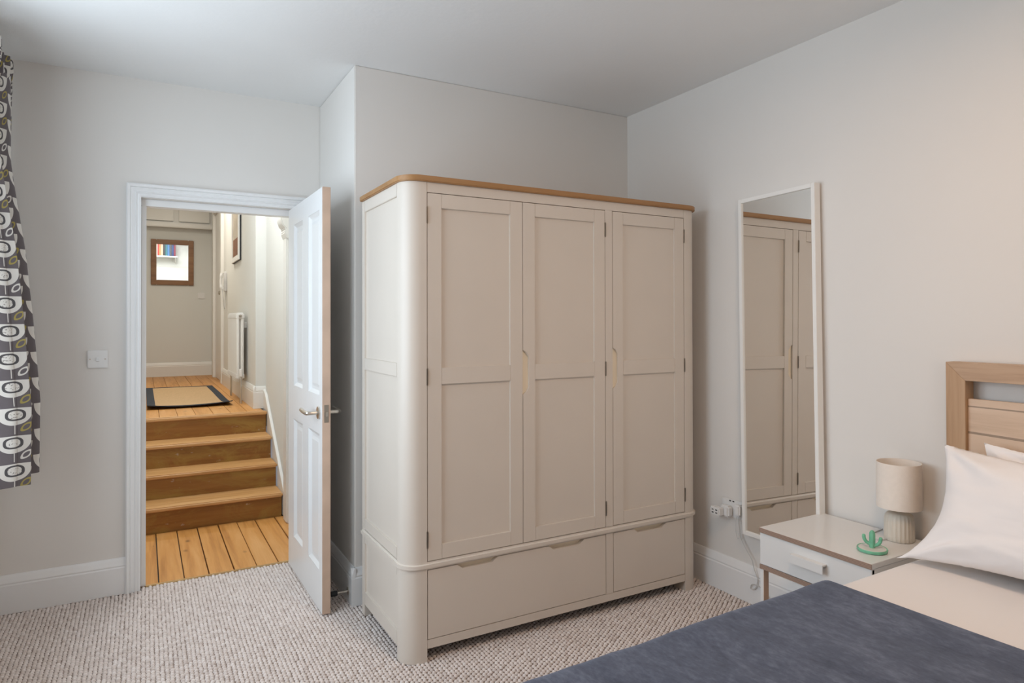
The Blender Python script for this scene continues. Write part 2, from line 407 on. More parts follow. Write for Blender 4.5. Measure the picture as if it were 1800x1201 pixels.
bm = bmesh.new(); skirt_x(bm, XL, 1, YN, YF-0.02); struct(obj('baseboard_left', bm, 'gloss', angle=25), 'white skirting board under the window')

# carpet: rows of loops, real geometry
FEET = [(0.905, 0.970, 2.425, 2.485), (2.325, 2.39, 2.425, 2.485), (0.875, 0.935, 2.918, 2.955), (2.36, 2.42, 2.918, 2.955),
        (2.10, 2.14, 1.745, 1.77), (2.45, 2.49, 1.745, 1.77), (2.10, 2.14, 1.31, 1.335), (2.45, 2.49, 1.31, 1.335), (2.44, 2.505, 1.19, 1.26), (0.38, 0.45, 1.19, 1.26)]
def carpet():
    import array
    px, py = 0.0160, 0.0205
    vs, fs, tint = [], [], []
    n = 6
    rnd = random.Random(3)
    nx = int((XR-XL-0.04)/px); x_start = XL+0.02
    y0, y1 = 0.55, 3.79
    ny = int((y1-y0)/py)
    for i in range(nx+1):
        cx = x_start+(i+0.5)*px
        for j in range(ny):
            cy = y0+(j+0.5+0.5*(i % 2))*py
            if cy > YF-0.012 and not (OX0+0.003 < cx < OX1-0.003): continue
            if cy > y1-0.008: continue
            if cx > XB-0.016 and cy > YB-0.016: continue
            if cx > XR-0.022: continue
            jx, jy = rnd.uniform(-.0016, .0016), rnd.uniform(-.002, .002)
            rx, ry = px*0.53*rnd.uniform(.92, 1.08), py*0.41*rnd.uniform(.9, 1.1); h = 0.0088*rnd.uniform(.85, 1.12)
            t = min(1, max(0, rnd.gauss(0.6, 0.12)))
            if any(a+.006 < cx < b-.006 and c+.006 < cy < d-.006 for a, b, c, d in FEET): continue
            b = len(vs)
            for k in range(n):
                a = 2*math.pi*k/n; vs.append((cx+jx+rx*math.cos(a), cy+jy+ry*math.sin(a), -0.004)); tint.append(t)
            for k in range(n):
                a = 2*math.pi*k/n; vs.append((cx+jx+rx*.74*math.cos(a), cy+jy+ry*.66*math.sin(a), -0.004+h*.74)); tint.append(t)
            vs.append((cx+jx, cy+jy, -0.004+h)); tint.append(t)
            for k in range(n):
                k2 = (k+1) % n
                fs.append((b+k, b+k2, b+n+k2, b+n+k)); fs.append((b+n+k, b+n+k2, b+2*n))
    me = bpy.data.meshes.new('carpet'); me.from_pydata(vs, [], fs)
    at = me.attributes.new('tint', 'FLOAT', 'POINT'); at.data.foreach_set('value', array.array('f', tint))
    me.polygons.foreach_set('use_smooth', [True]*len(me.polygons)); me.update()
    me.materials.append(M['carpet'])
    o = bpy.data.objects.new('carpet', me); COL.objects.link(o)
    tag(o, 'beige looped wool carpet covering the bedroom floor', 'carpet'); o['kind'] = 'stuff'
carpet()

# ------------------------------------------------------------------ doorway
def arch_profile(w0=0.0, w1=0.064):
    # (across from the outer edge, projection)
    return [(0, 0), (0, 0.030), (0.006, 0.034), (0.016, 0.032), (0.019, 0.024), (0.023, 0.026), (0.036, 0.020), (0.043, 0.024), (0.049, 0.018), (0.056, 0.020), (0.064, 0.017), (0.064, 0)]
t1 = thing('trim_1', None, None, (0.375, YF, 0)); t1['kind'] = 'structure'; t1['label'] = 'white moulded architrave round the doorway'
AX0, AX1, AZ = OX0-0.064, OX1+0.064, OZ+0.066
bm = bmesh.new(); prism(bm, [(AX0+a, YF-d) for a, d in arch_profile()], 2, 0, AZ-0.001)
for v in bm.verts:       # mitre
    if v.co.z > 1: v.co.z = AZ-(v.co.x-AX0)
obj('architrave', bm, 'gloss', t1, angle=20)
bm = bmesh.new(); prism(bm, [(AX1-a, YF-d) for a, d in arch_profile()], 2, 0, AZ)
for v in bm.verts:
    if v.co.z > 1: v.co.z = AZ-(AX1-v.co.x)
obj('architrave', bm, 'gloss', t1, angle=20)
bm = bmesh.new(); prism(bm, [(YF-d, AZ-a) for a, d in arch_profile()], 0, AX0, AX1)
for v in bm.verts:
    k = AZ-v.co.z
    v.co.x = AX0+k if v.co.x < 0.3 else AX1-k
obj('architrave', bm, 'gloss', t1, angle=20)
bx('door_lining', 'gloss', t1, (OX0, OX0+0.023, YF+0.035, YF+WT, 0, OZ-0.034), bev=0.002)
bx('door_lining', 'gloss', t1, (OX1-0.023, OX1, YF+0.035, YF+WT, 0, OZ-0.034), bev=0.002)
bx('door_lining', 'gloss', t1, (OX0, OX1, YF+0.035, YF+WT, OZ-0.034, OZ), bev=0.002)
bx('threshold_strip', 'brass', t1, (OX0+0.023, OX1-0.023, 3.787, 3.803, -0.004, 0.004), bev=0.0015)

# the open door, local frame: hinge at origin, x' along the leaf, y' thickness, z up
d1 = thing('door_1', None, None, (0.737, 3.752, 0.008), rot=(0, 0, R(-90.0)-R(-0.6)))
d1['kind'] = 'structure'; d1['label'] = 'white four-panel door standing open into the bedroom'
DW, DH, DT = 0.745, 1.935, 0.038
# leaf local: x 0..DW ; faces at y = -DT (toward doorway, -X world) .. 0
PANX = [(0.135, 0.355), (0.475, 0.695)]; PANX = [(0.14, 0.345), (0.475, 0.690)]
PANZ = [(0.185, 0.805), (0.985, 1.835)]
bm = bmesh.new()
xs = [0, PANX[0][0], PANX[0][1], PANX[1][0], PANX[1][1], DW]
zs = [0, PANZ[0][0], PANZ[0][1], PANZ[1][0], PANZ[1][1], DH]
def leaf_frame():
    bm = bmesh.new()
    for i in range(5):
        for k in range(5):
            if i in (1, 3) and k in (1, 3): continue
            box(bm, xs[i], xs[i+1], -DT, 0, zs[k], zs[k+1])
    bmesh.ops.remove_doubles(bm, verts=bm.verts, dist=1e-5)
    seen = {}
    for f in list(bm.faces):
        key = tuple(sorted(v.index for v in f.verts))
    bm.verts.index_update()
    dup = {}
    for f in bm.faces: dup.setdefault(tuple(sorted(v.index for v in f.verts)), []).append(f)
    kill = [f for l in dup.values() if len(l) > 1 for f in l]
    bmesh.ops.delete(bm, geom=kill, context='FACES_ONLY')
    bmesh.ops.dissolve_limit(bm, angle_limit=0.01, verts=bm.verts, edges=bm.edges)
    return bm
bm = leaf_frame()
lf = obj('leaf_frame', bm, ['gloss', 'doorwood'], d1, bev=0.0018, local=True)
for p in lf.data.polygons:
    if p.normal.x > 0.95 and p.center.x > DW-0.003: p.material_index = 1
for (a0, a1) in PANX:
    for (c0, c1) in PANZ:
        bm = bmesh.new()
        for s in (-1, 1):      # bevelled raised panel: moulding slope then flat
            y_out = -DT+0.0005 if s < 0 else -0.0005
            y_in = -DT+0.013 if s < 0 else -0.013; y_f = -DT+0.008 if s < 0 else -0.008
            loops = []
            for ins, y in ((0.0, y_out), (0.016, y_in), (0.030, y_in), (0.045, y_f)):
                loops.append([bm.verts.new(q) for q in ((a0+ins, y, c0+ins), (a1-ins, y, c0+ins), (a1-ins, y, c1-ins), (a0+ins, y, c1-ins))])
            for A, B in zip(loops, loops[1:]):
                for i in range(4): bm.faces.new((A[i], A[(i+1) % 4], B[(i+1) % 4], B[i]))
            bm.faces.new(loops[-1])
        obj('door_panel', bm, 'gloss', d1, local=True, angle=12)
def handle(side):
    y = -DT if side < 0 else 0.0; s = side
    hx, hz = DW-0.055, 0.905
    bm = bmesh.new(); lathe_closed(bm, [(0.001, 0), (0.025, 0), (0.026, 0.003), (0.025, 0.008), (0.001, 0.009)], n=24)
    bmesh.ops.scale(bm, vec=(1, 1.15, 1), verts=bm.verts)
    bmesh.ops.rotate(bm, cent=(0, 0, 0), matrix=Matrix.Rotation(R(-90*s), 3, 'X'), verts=bm.verts)
    bmesh.ops.translate(bm, vec=(hx, y, hz), verts=bm.verts)
    ro = obj('handle_rose', bm, 'chrome', d1, local=True)
    bm = bmesh.new()
    pts = smoothpath([(hx, y, hz), (hx, y+s*0.045, hz), (hx-0.012, y+s*0.056, hz), (hx-0.06, y+s*0.058, hz+0.002), (hx-0.115, y+s*0.056, hz+0.004)], 5)
    tube(bm, pts, 0.0095, 10)
    obj('door_handle', bm, 'chrome', d1, local=True)
handle(-1); handle(1)
bm = bmesh.new(); box(bm, DW-0.001, DW+0.0015, -DT+0.009, -0.009, 0.865, 0.945); obj('latch_plate', bm, 'steel', d1, local=True, bev=0.0005)
bm = bmesh.new(); box(bm, DW, DW+0.009, -DT+0.013, -0.013, 0.893, 0.913); obj('latch_bolt', bm, 'chrome', d1, local=True, bev=0.002)
for z in (0.25, 1.70):
    bm = bmesh.new(); lathe_closed(bm, [(0.006, 0), (0.006, 0.09)], (-0.004, 0.004, z), 10); obj('hinge', bm, 'steel', d1, local=True)

# door stop on the alcove skirting
ds = thing('door_stop', 'small metal door stop with black rubber tip on the skirting board', 'door stop', (0.85, 3.10, 0.055))
bm = bmesh.new(); lathe_closed(bm, [(0.019, 0), (0.019, 0.003), (0.006, 0.006), (0.0055, 0.055)], n=16)
bmesh.ops.rotate(bm, cent=(0, 0, 0), matrix=Matrix.Rotation(R(-90), 3, 'Y'), verts=bm.verts); obj('stop_rod', bm, 'chrome', ds, local=True)
bm = bmesh.new(); lathe_closed(bm, [(0.010, 0.052), (0.0125, 0.056), (0.012, 0.080), (0.008, 0.083)], n=16)
bmesh.ops.rotate(bm, cent=(0, 0, 0), matrix=Matrix.Rotation(R(-90), 3, 'Y'), verts=bm.verts); obj('rubber_tip', bm, 'black', ds, local=True)

# light switch by the door
sw = thing('light_switch', 'square white light switch left of the doorway', 'light switch', (-0.19, YF, 1.108))
bx('face_plate', 'plastic', sw, (-0.233, -0.147, YF-0.009, YF, 1.108, 1.194), bev=0.003)
for x in (-0.221, -0.159):
    bm = bmesh.new(); lathe_closed(bm, [(0.0035, 0), (0.003, 0.0015)], n=12)
    bmesh.ops.rotate(bm, cent=(0, 0, 0), matrix=Matrix.Rotation(R(90), 3, 'X'), verts=bm.verts)
    bmesh.ops.translate(bm, vec=(x, YF-0.009, 1.151), verts=bm.verts); obj('screw', bm, 'steel', sw)
bm = bmesh.new(); prism(bm, [(YF-0.009, 1.162), (YF-0.016, 1.142), (YF-0.009, 1.140)], 0, -0.196, -0.184); obj('rocker', bm, 'plastic', sw, bev=0.001)

# ------------------------------------------------------------------ hall beyond the door
HX0 = -0.25; HC = 3.08; STX = 0.86; UPX = 0.785; YP = 5.57; YE = 9.40
RISE = 0.16; RY = [4.71, 4.93, 5.15, 5.37]; LZ = RISE*4
fh = struct(bx('floor_hall', 'dark', None, (HX0-0.1, 1.0, 3.80, 5.6, -0.12, -0.022)), 'hall floor of old pine boards'); 
edges = [-0.25, -0.16, -0.045, 0.073, 0.190, 0.308, 0.430, 0.545, 0.658, 0.782, 0.862]
for a, b in zip(edges, edges[1:]):
    g0, g1 = random.uniform(0.0025, 0.0055), random.uniform(0.0015, 0.003)
    bx('floorboard', 'pine', fh, (a+g0, b-g1, 3.803, 4.703, -0.022, random.uniform(-0.0015, 0.0015)), bev=0.0012)
fl = struct(bx('floor_landing', 'dark', None, (HX0-0.1, 1.0, 5.39, YE+0.1, LZ-0.12, LZ-0.022)), 'landing floor of pine boards above the steps')
e2 = [-0.25+0.119*i for i in range(10)]
for a, b in zip(e2, e2[1:]):
    bx('floorboard', 'pine', fl, (a+0.0012, min(b, STX)-0.0012, 5.40, YE, LZ-0.022, LZ+random.uniform(-0.001, 0.0005)), bev=0.0012)
sbx('wall_hall_left', 'hallwall', (HX0-0.1, HX0, YF+WT, YE, -0.1, HC), label='hall wall on the left')
sbx('wall_hall_right', 'hallwall', (STX, STX+0.15, YF+WT, YP, -0.1, HC), label='pale hall wall beside the steps')
sbx('wall_landing_right', 'hallwall', (UPX, STX+0.15, YP, 8.06, 0.3, HC), (UPX, STX+0.15, 8.92, YE, 0.3, HC), (UPX, STX+0.15, 8.06, 8.92, LZ+2.02, HC),
    label='pale landing wall carrying the radiator', bev=0.003)
sbx('wall_hall_far', 'hallwall', (HX0-0.1, STX+0.15, YE, YE+0.1, 0.3, HC), label='cream wall at the end of the landing')
sbx('ceiling_hall', 'ceiling', (HX0-0.1, STX+0.15, YF+WT, YE+0.1, HC, HC+0.1), label='hall ceiling')
sbx('wall_hall_near', 'hallwall', (HX0-0.1, STX+0.15, YF+WT-0.02, YF+WT+0.004, ZC-0.1, HC), label='hall wall above the doorway')

st = thing('staircase', 'four worn pine steps rising beyond the doorway', 'staircase', (0.3, 4.71, 0))
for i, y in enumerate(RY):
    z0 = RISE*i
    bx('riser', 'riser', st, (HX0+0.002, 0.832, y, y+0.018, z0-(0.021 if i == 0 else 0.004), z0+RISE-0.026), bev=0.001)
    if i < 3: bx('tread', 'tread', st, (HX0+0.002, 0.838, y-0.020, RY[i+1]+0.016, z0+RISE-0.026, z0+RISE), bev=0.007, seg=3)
    else: bx('landing_nosing', 'tread', st, (HX0+0.002, 0.838, y-0.020, 5.40, z0+RISE-0.026, z0+RISE+0.001), bev=0.007, seg=3)
bm = bmesh.new()
prism(bm, [(4.64, 0.0), (4.64, 0.12), (4.68, 0.17), (5.34, LZ+0.03), (5.46, LZ+0.12), (YP-0.001, LZ+0.155), (YP-0.001, 0.0)], 0, 0.839, STX-0.001)
obj('stair_string', bm, 'hallgloss', st, bev=0.003)

bm = bmesh.new()
skirt_x(bm, UPX, -1, YP-0.0192, 7.95, LZ); skirt_y(bm, YP, -1, UPX-0.0201, STX, LZ)
struct(obj('baseboard_landing', bm, 'hallgloss', angle=25), 'white skirting board at the top of the steps')
bm = bmesh.new(); skirt_y(bm, YE, -1, HX0, UPX, LZ); struct(obj('baseboard_hall_far', bm, 'hallgloss', angle=25), 'white skirting board at the end of the landing')
# second door in the landing wall, and its casing
t2 = thing('trim_2', None, None, (UPX, 8.49, LZ)); t2['kind'] = 'structure'; t2['label'] = 'white casing of the landing door'
for y0, y1 in ((7.95, 8.06), (8.92, 9.03)): bx('architrave', 'hallgloss', t2, (UPX-0.028, UPX+0.06, y0, y1, LZ, LZ+2.12), bev=0.006)
bx('architrave', 'hallgloss', t2, (UPX-0.028, UPX+0.06, 8.06, 8.92, LZ+2.02, LZ+2.12), bev=0.006)
d2 = thing('door_2', None, None, (UPX+0.03, 8.49, LZ)); d2['kind'] = 'structure'; d2['label'] = 'closed white door on the landing'
bx('leaf', 'hallgloss', d2, (UPX+0.004, UPX+0.05, 8.055, 8.925, LZ+0.005, LZ+2.025), bev=0.002)
bm = bmesh.new(); lathe_closed(bm, [(0.006, 0), (0.006, 0.03), (0.022, 0.04), (0.024, 0.055), (0.012, 0.066)], n=16)
bmesh.ops.rotate(bm, cent=(0, 0, 0), matrix=Matrix.Rotation(R(-90), 3, 'Y'), verts=bm.verts)
bmesh.ops.translate(bm, vec=(UPX+0.025, 8.13, LZ+1.02), verts=bm.verts); obj('door_knob', bm, 'chrome', d2)
# casing of a doorway in the lower hall, near the foot of the steps
t4 = thing('trim_4', None, None, (STX, 4.6, 0)); t4['kind'] = 'structure'; t4['label'] = 'cream casing with carved bracket beside the steps'
bx('architrave', 'hallgloss', t4, (STX-0.035, STX, 4.50, 4.615, 0.0, 1.93), bev=0.008, seg=3)
bm = bmesh.new()
prism(bm, [(STX, 1.87), (STX-0.035, 1.88), (STX-0.05, 1.92), (STX-0.042, 1.945), (STX-0.062, 1.965), (STX-0.075, 2.0), (STX-0.07, 2.04), (STX, 2.05)], 1, 4.48, 4.63)
obj('bracket', bm, 'hallgloss', t4, bev=0.006)
# switches of the hall
for nm, z, lab in (('hall_thermostat', 1.86, 'small grey wall plate high up beside the cream casing'), ('hall_switch', 1.30, 'white light switch plate low on the stair wall beside the cream casing')):
    tag(bx(nm, 'plastic', None, (STX-0.012, STX, 4.66, 4.74, z, z+0.12), bev=0.004), lab, 'wall plate')
tag(bx('far_wall_switch', 'plastic', None, (0.62, 0.70, YE-0.012, YE, LZ+0.99, LZ+1.07), bev=0.004), 'white switch plate on the far hall wall right of the small mirror', 'light switch')

# overhead cupboard at the end of the landing
oc = thing('overhead_cupboard', 'cream overhead cupboard above the small hall mirror', 'cupboard', (0.27, YE, 2.53))
bx('carcass', 'hallgloss', oc, (HX0+0.002, UPX-0.002, YE-0.10, YE-0.001, 2.53, HC-0.002), bev=0.003)
bx('ledge', 'hallgloss', oc, (HX0+0.002, UPX-0.002, YE-0.15, YE-0.10, 2.52, 2.58), bev=0.008)
for a, b in ((HX0+0.03, 0.335), (0.395, UPX-0.04)):
    bx('cupboard_door', 'hallgloss', oc, (a, b, YE-0.135, YE-0.10, 2.60, HC-0.02), bev=0.004)

# hall mirror
hm = thing('hall_mirror', 'small square hall mirror in a brown wooden frame', 'mirror', (0.328, YE, 1.80))
mx0, mx1, mz0, mz1, fwid = 0.086, 0.570, 1.80, 2.375, 0.062
for nm, b in (('frame_side', (mx0, mx0+fwid, YE-0.03, YE-0.002, mz0, mz1)), ('frame_side', (mx1-fwid, mx1, YE-0.03, YE-0.002, mz0, mz1)),
          ('frame_rail', (mx0+fwid, mx1-fwid, YE-0.03, YE-0.002, mz0, mz0+fwid)), ('frame_rail', (mx0+fwid, mx1-fwid, YE-0.03, YE-0.002, mz1-fwid, mz1))):
    bx(nm, 'walnut', hm, b, bev=0.005)
bx('mirror_glass', 'mirror', hm, (mx0+fwid-0.002, mx1-fwid+0.002, YE-0.016, YE-0.008, mz0+fwid-0.002, mz1-fwid+0.002))

# shelf with books above the doorway (seen in the hall mirror)
HY = YF+WT+0.004
shf = thing('book_shelf', 'white wall shelf above the doorway seen in the hall mirror', 'shelf', (0.2, HY, 2.60))
bx('shelf_board', 'hallgloss', shf, (HX0+0.005, 0.60, HY, HY+0.20, 2.62, 2.645), bev=0.003)
for x in (-0.1, 0.56):
    bm = bmesh.new(); prism(bm, [(HY, 2.62), (HY+0.15, 2.62), (HY+0.14, 2.60), (HY+0.03, 2.52), (HY, 2.52)], 0, x, x+0.02); obj('shelf_bracket', bm, 'hallgloss', shf, bev=0.002)
bcols = [('dark green', (0.03, 0.07, 0.05)), ('pale grey', (0.5, 0.52, 0.5)), ('sage', (0.28, 0.33, 0.27)), ('cream', (0.62, 0.56, 0.42)), ('red', (0.42, 0.04, 0.03)),
         ('orange', (0.62, 0.26, 0.10)), ('salmon', (0.66, 0.35, 0.24)), ('black', (0.03, 0.03, 0.03)), ('teal', (0.03, 0.13, 0.15)), ('blue', (0.05, 0.14, 0.30)),
         ('charcoal', (0.07, 0.07, 0.08)), ('navy', (0.03, 0.05, 0.14)), ('maroon', (0.20, 0.03, 0.05))]
bxx = 0.10
for i, (cn, cc) in enumerate(bcols):
    wd = random.uniform(0.028, 0.042); hh = random.uniform(0.21, 0.27); key = 'book%d' % i
    M[key] = plain('book_cover_'+cn.replace(' ', '_'), cc, 0.5, var=0.1); 
    bk = thing('book', '%s book upright on the shelf in the hall mirror' % cn, 'book', (bxx+wd/2, HY+0.1, 2.645), 'books on the shelf above the doorway')
    d = random.uniform(0.15, 0.175)
    bx('cover', key, bk, (bxx+0.001, bxx+0.004, HY+0.015, HY+d, 2.645, 2.645+hh), (bxx+wd-0.004, bxx+wd-0.001, HY+0.015, HY+d, 2.645, 2.645+hh),
       (bxx+0.004, bxx+wd-0.004, HY+d-0.004, HY+d, 2.645, 2.645+hh))
    bx('pages', 'dish', bk, (bxx+0.004, bxx+wd-0.004, HY+0.02, HY+d-0.005, 2.648, 2.645+hh-0.004))
    bxx += wd

# rug
rug = thing('landing_rug', 'tan rug with charcoal border on the landing', 'rug', (0.34, 6.7, LZ+0.002))
def rug_sheet(x0, x1, y0, y1, lift):
    bm = bmesh.new(); nx_, ny_ = 16, 40
    G = []
    for i in range(nx_+1):
        row = []
        for j in range(ny_+1):
            x = x0+(x1-x0)*i/nx_; y = y0+(y1-y0)*j/ny_
            cu = max(0, (6.25-y)/0.40)
            s = (x-0.03)/0.62
            z = LZ+0.003+lift+0.035*cu*cu*(0.35+0.65*(2*s-1)**2) + 0.0015*math.sin(7*x+5*y)
            row.append((x, y, z))
        G.append(row)
    T = [[bm.verts.new((x, y, z+0.006)) for x, y, z in r] for r in G]; B = [[bm.verts.new(p) for p in r] for r in G]
    for i in range(nx_):
        for j in range(ny_):
            bm.faces.new((T[i][j], T[i+1][j], T[i+1][j+1], T[i][j+1])); bm.faces.new((B[i][j], B[i][j+1], B[i+1][j+1], B[i+1][j]))
    for i in range(nx_):
        bm.faces.new((T[i][0], B[i][0], B[i+1][0], T[i+1][0])); bm.faces.new((T[i][-1], T[i+1][-1], B[i+1][-1], B[i][-1]))
    for j in range(ny_):
        bm.faces.new((T[0][j], T[0][j+1], B[0][j+1], B[0][j])); bm.faces.new((T[-1][j], B[-1][j], B[-1][j+1], T[-1][j+1]))
    return bm
obj('rug_weave', rug_sheet(0.09, 0.59, 5.93, 7.68, 0.0), 'rugtan', rug)
for q in ((0.03, 0.09, 5.87, 7.74), (0.59, 0.65, 5.87, 7.74), (0.09, 0.59, 5.87, 5.93), (0.09, 0.59, 7.68, 7.74)):
    obj('rug_border', rug_sheet(*q, 0.001), 'rugdark', rug)

# radiator
rd = thing('column_radiator', 'white column radiator on the landing wall', 'radiator', (0.722, 6.3, 0.84))
secs = 14; ry0, rp = 6.0, 0.046
for i in range(secs):
    y = ry0+rp*i; bm = bmesh.new()
    for xx in (0.705, 0.740): tube(bm, [(xx, y+0.021, 0.875), (xx, y+0.021, 1.375)], 0.0145, 8)
    for z in (0.84, 1.355):
        lo = len(bm.verts); b2 = bmesh.new(); box(b2, 0.689, 0.756, y+0.002, y+0.043, z, z+0.055)
        finish(b2, 0.010, 2); tmp = bpy.data.meshes.new('t'); b2.to_mesh(tmp); b2.free(); bm.from_mesh(tmp); bpy.data.meshes.remove(tmp)
    obj('radiator_section', bm, 'hallgloss', rd)
bm = bmesh.new(); lathe_closed(bm, [(0.012, 0), (0.012, 0.012), (0.006, 0.014)], n=12)
bmesh.ops.rotate(bm, cent=(0, 0, 0), matrix=Matrix.Rotation(R(90), 3, 'X'), verts=bm.verts); bmesh.ops.translate(bm, vec=(0.722, 6.002, 1.382), verts=bm.verts); obj('end_plug', bm, 'steel', rd)
bm = bmesh.new(); tube(bm, smoothpath([(0.722, 6.002, 0.868), (0.722, 5.975, 0.868), (0.722, 5.962, 0.85), (0.722, 5.962, 0.80), (0.722, 5.962, LZ)], 4), 0.009, 8); obj('valve_pipe', bm, 'chrome', rd)
bm = bmesh.new(); lathe_closed(bm, [(0.013, 0), (0.015, 0.01), (0.014, 0.06), (0.010, 0.065)], (0.722, 5.962, 0.868), 12); obj('valve_head', bm, 'plastic', rd)
bm = bmesh.new(); tube(bm, [(0.722, 6.65, 0.86), (0.722, 6.66, LZ)], 0.009, 8); obj('valve_pipe', bm, 'chrome', rd)
for y in (6.1, 6.5): bx('wall_bracket', 'hallgloss', rd, (0.75, UPX, y, y+0.02, 1.28, 1.33))

# framed picture on the landing wall
pc = thing('framed_picture', 'framed picture with white mount and black edge on the landing wall', 'picture', (UPX, 6.72, 1.90))
py0, py1, pz0, pz1 = 6.45, 7.0, 1.90, 2.62
bx('frame_edge', 'black', pc, (UPX-0.014, UPX-0.001, py0, py1, pz0, pz1), bev=0.002)
for b in ((py0+0.004, py0+0.05, pz0+0.004, pz1-0.004), (py1-0.05, py1-0.004, pz0+0.004, pz1-0.004), (py0+0.05, py1-0.05, pz0+0.004, pz0+0.05), (py0+0.05, py1-0.05, pz1-0.05, pz1-0.004)):
    bx('frame_face', 'frame', pc, (UPX-0.026, UPX-0.013, *b), bev=0.001)
pr = bx('picture_print', 'print', pc, (UPX-0.018, UPX-0.013, py0+0.05, py1-0.05, pz0+0.05, pz1-0.05))
bx('printed_shape', 'printbrown', pr, (UPX-0.0192, UPX-0.0178, py0+0.09, py1-0.09, pz0+0.06, pz0+0.22))

# entry phone
ep = thing('entry_phone', 'white entry phone handset with hanging cord on the landing wall', 'entry phone', (UPX, 7.66, 1.62))
bx('phone_base', 'plastic', ep, (UPX-0.03, UPX-0.001, 7.62, 7.71, 1.66, 1.87), bev=0.006)
bm = bmesh.new(); tube(bm, smoothpath([(UPX-0.05, 7.60, 1.68), (UPX-0.062, 7.60, 1.72), (UPX-0.06, 7.60, 1.80), (UPX-0.05, 7.60, 1.85)], 4), [0.018]*4+[0.013]*5+[0.018]*4, 10); obj('handset', bm, 'plastic', ep)
bm = bmesh.new(); tube(bm, smoothpath([(UPX-0.05, 7.60, 1.68), (UPX-0.04, 7.58, 1.56), (UPX-0.025, 7.62, 1.47), (UPX-0.015, 7.66, 1.55), (UPX-0.012, 7.66, 1.67)], 6), 0.004, 6); obj('cord', bm, 'cable', ep)

# ------------------------------------------------------------------ wardrobe
WX0, WX1, WY, WB = 0.875, 2.42, 2.403, 2.955
wd = thing('wardrobe', 'off-white three-door wardrobe with oak top and two drawers', 'wardrobe', ((WX0+WX1)/2, (WY+WB)/2, 0))
CR = 0.07
def rounded(x0, x1, y0, y1, r, which, n=8):
    """outline (x,y), rounding corners listed in which ('fl','fr')"""
    out = []
    if 'fl' in which: out += [(x0+r-r*math.cos(a), y0+r-r*math.sin(a)) for a in [math.pi/2*k/n for k in range(n+1)]]
    else: out.append((x0, y0))
    if 'fr' in which: out += [(x1-r+r*math.sin(a), y0+r-r*math.cos(a)) for a in [math.pi/2*k/n for k in range(n+1)]]
    else: out.append((x1, y0))
    out += [(x1, y1), (x0, y1)]
    return out
ZT = 1.878
for (a, b, wh) in ((WX0, 0.970, 'fl'), (2.325, WX1, 'fr')):
    bm = bmesh.new(); prism(bm, rounded(a, b, WY, 2.485, CR, (wh,)), 2, 0, ZT); obj('front_post', bm, 'ward', wd, bev=0.0012)
for a, b in ((WX0, 0.935), (2.36, WX1)):
    bx('rear_post', 'ward', wd, (a, b, 2.918, WB, 0, ZT), bev=0.0015)
for s, x0, x1, xp0, xp1 in ((0, WX0, WX0+0.022, WX0+0.009, WX0+0.018), (1, WX1-0.022, WX1, WX1-0.018, WX1-0.009)):
    for z0, z1 in ((1.827, ZT), (1.112, 1.165), (0.392, 0.440), (0.330, 0.360), (0.053, 0.110)):
        bx('side_rail', 'ward', wd, (x0, x1, 2.485, 2.918, z0, z1), bev=0.0015)
    for z0, z1 in ((1.165, 1.827), (0.44, 1.112), (0.11, 0.33)):
        bx('side_panel', 'ward', wd, (xp0, xp1, 2.484, 2.919, z0-0.001, z1+0.001))
bx('back_panel', 'ward', wd, (WX0+0.02, WX1-0.02, WB-0.012, WB-0.002, 0.06, ZT))
bx('top_rail', 'ward', wd, (0.970, 2.325, WY+0.001, WY+0.022, 1.838, ZT), bev=0.001)
bx('bottom_rail', 'ward', wd, (0.970, 2.325, WY+0.001, WY+0.022, 0.051, 0.0855), bev=0.0015)
bx('divider', 'ward', wd, (1.841, 1.882, WY+0.001, WY+0.022, 0.391, 1.838), bev=0.001)
bx('divider', 'ward', wd, (1.841, 1.882, WY+0.001, WY+0.022, 0.0855, 0.360), bev=0.001)
bx('carcass', 'dark', wd, (WX0+0.03, WX1-0.03, WY+0.032, WB-0.014, 0.07, 1.87))
bm = bmesh.new(); prism(bm, rounded(WX0-0.009, WX1+0.009, WY-0.009, WB, CR+0.008, ('fl', 'fr')), 2, 0.3605, 0.3900); obj('middle_band', bm, 'ward', wd, bev=0.008, seg=3)
bm = bmesh.new(); prism(bm, rounded(WX0-0.012, WX1+0.012, WY-0.014, WB, CR+0.012, ('fl', 'fr'), 10), 2, ZT, 1.901); obj('oak_top', bm, 'oaktop', wd, bev=0.003, seg=2)
def rail_box(bm, *b): box(bm, *b)
def wdoor(x0, x1, notch=None):
    z0, z1 = 0.3925, 1.8355; st_ = 0.060
    px0, px1 = x0+st_, x1-st_
    dr = thing_part('wardrobe_door', wd)
    yF, yB = WY+0.001, WY+0.022
    parts = []
    bm = bmesh.new(); 
    if notch:
        n0, n1, dp, ch = 1.020, 1.207, 0.028, 0.018
        prism(bm, [(x0, z0), (px0, z0), (px0, z1), (x0, z1), (x0, n1), (x0+dp*0.55, n1-ch*0.5), (x0+dp, n1-ch*1.6), (x0+dp, n0+ch*1.6), (x0+dp*0.55, n0+ch*0.5), (x0, n0)], 1, yF, yB)
    else: box(bm, x0, px0, yF, yB, z0, z1)
    d = obj('wardrobe_door', bm, 'ward', wd, bev=0.0012)
    bx('stile', 'ward', d, (px1, x1, yF, yB, z0, z1), bev=0.0012)
    for a, b in ((z0, 0.450), (1.081, 1.147), (1.779, z1)): bx('rail', 'ward', d, (px0, px1, yF, yB, a, b), bev=0.0012)
    for a, b in ((0.450, 1.081), (1.147, 1.779)): bx('door_panel', 'ward', d, (px0-0.001, px1+0.001, yF+0.009, yF+0.016, a-0.001, b+0.001))
    if notch: bx('finger_pull', 'wardin', d, (x0+0.0005, x0+0.034, yF+0.009, yF+0.0205, 1.00, 1.225))
    return d
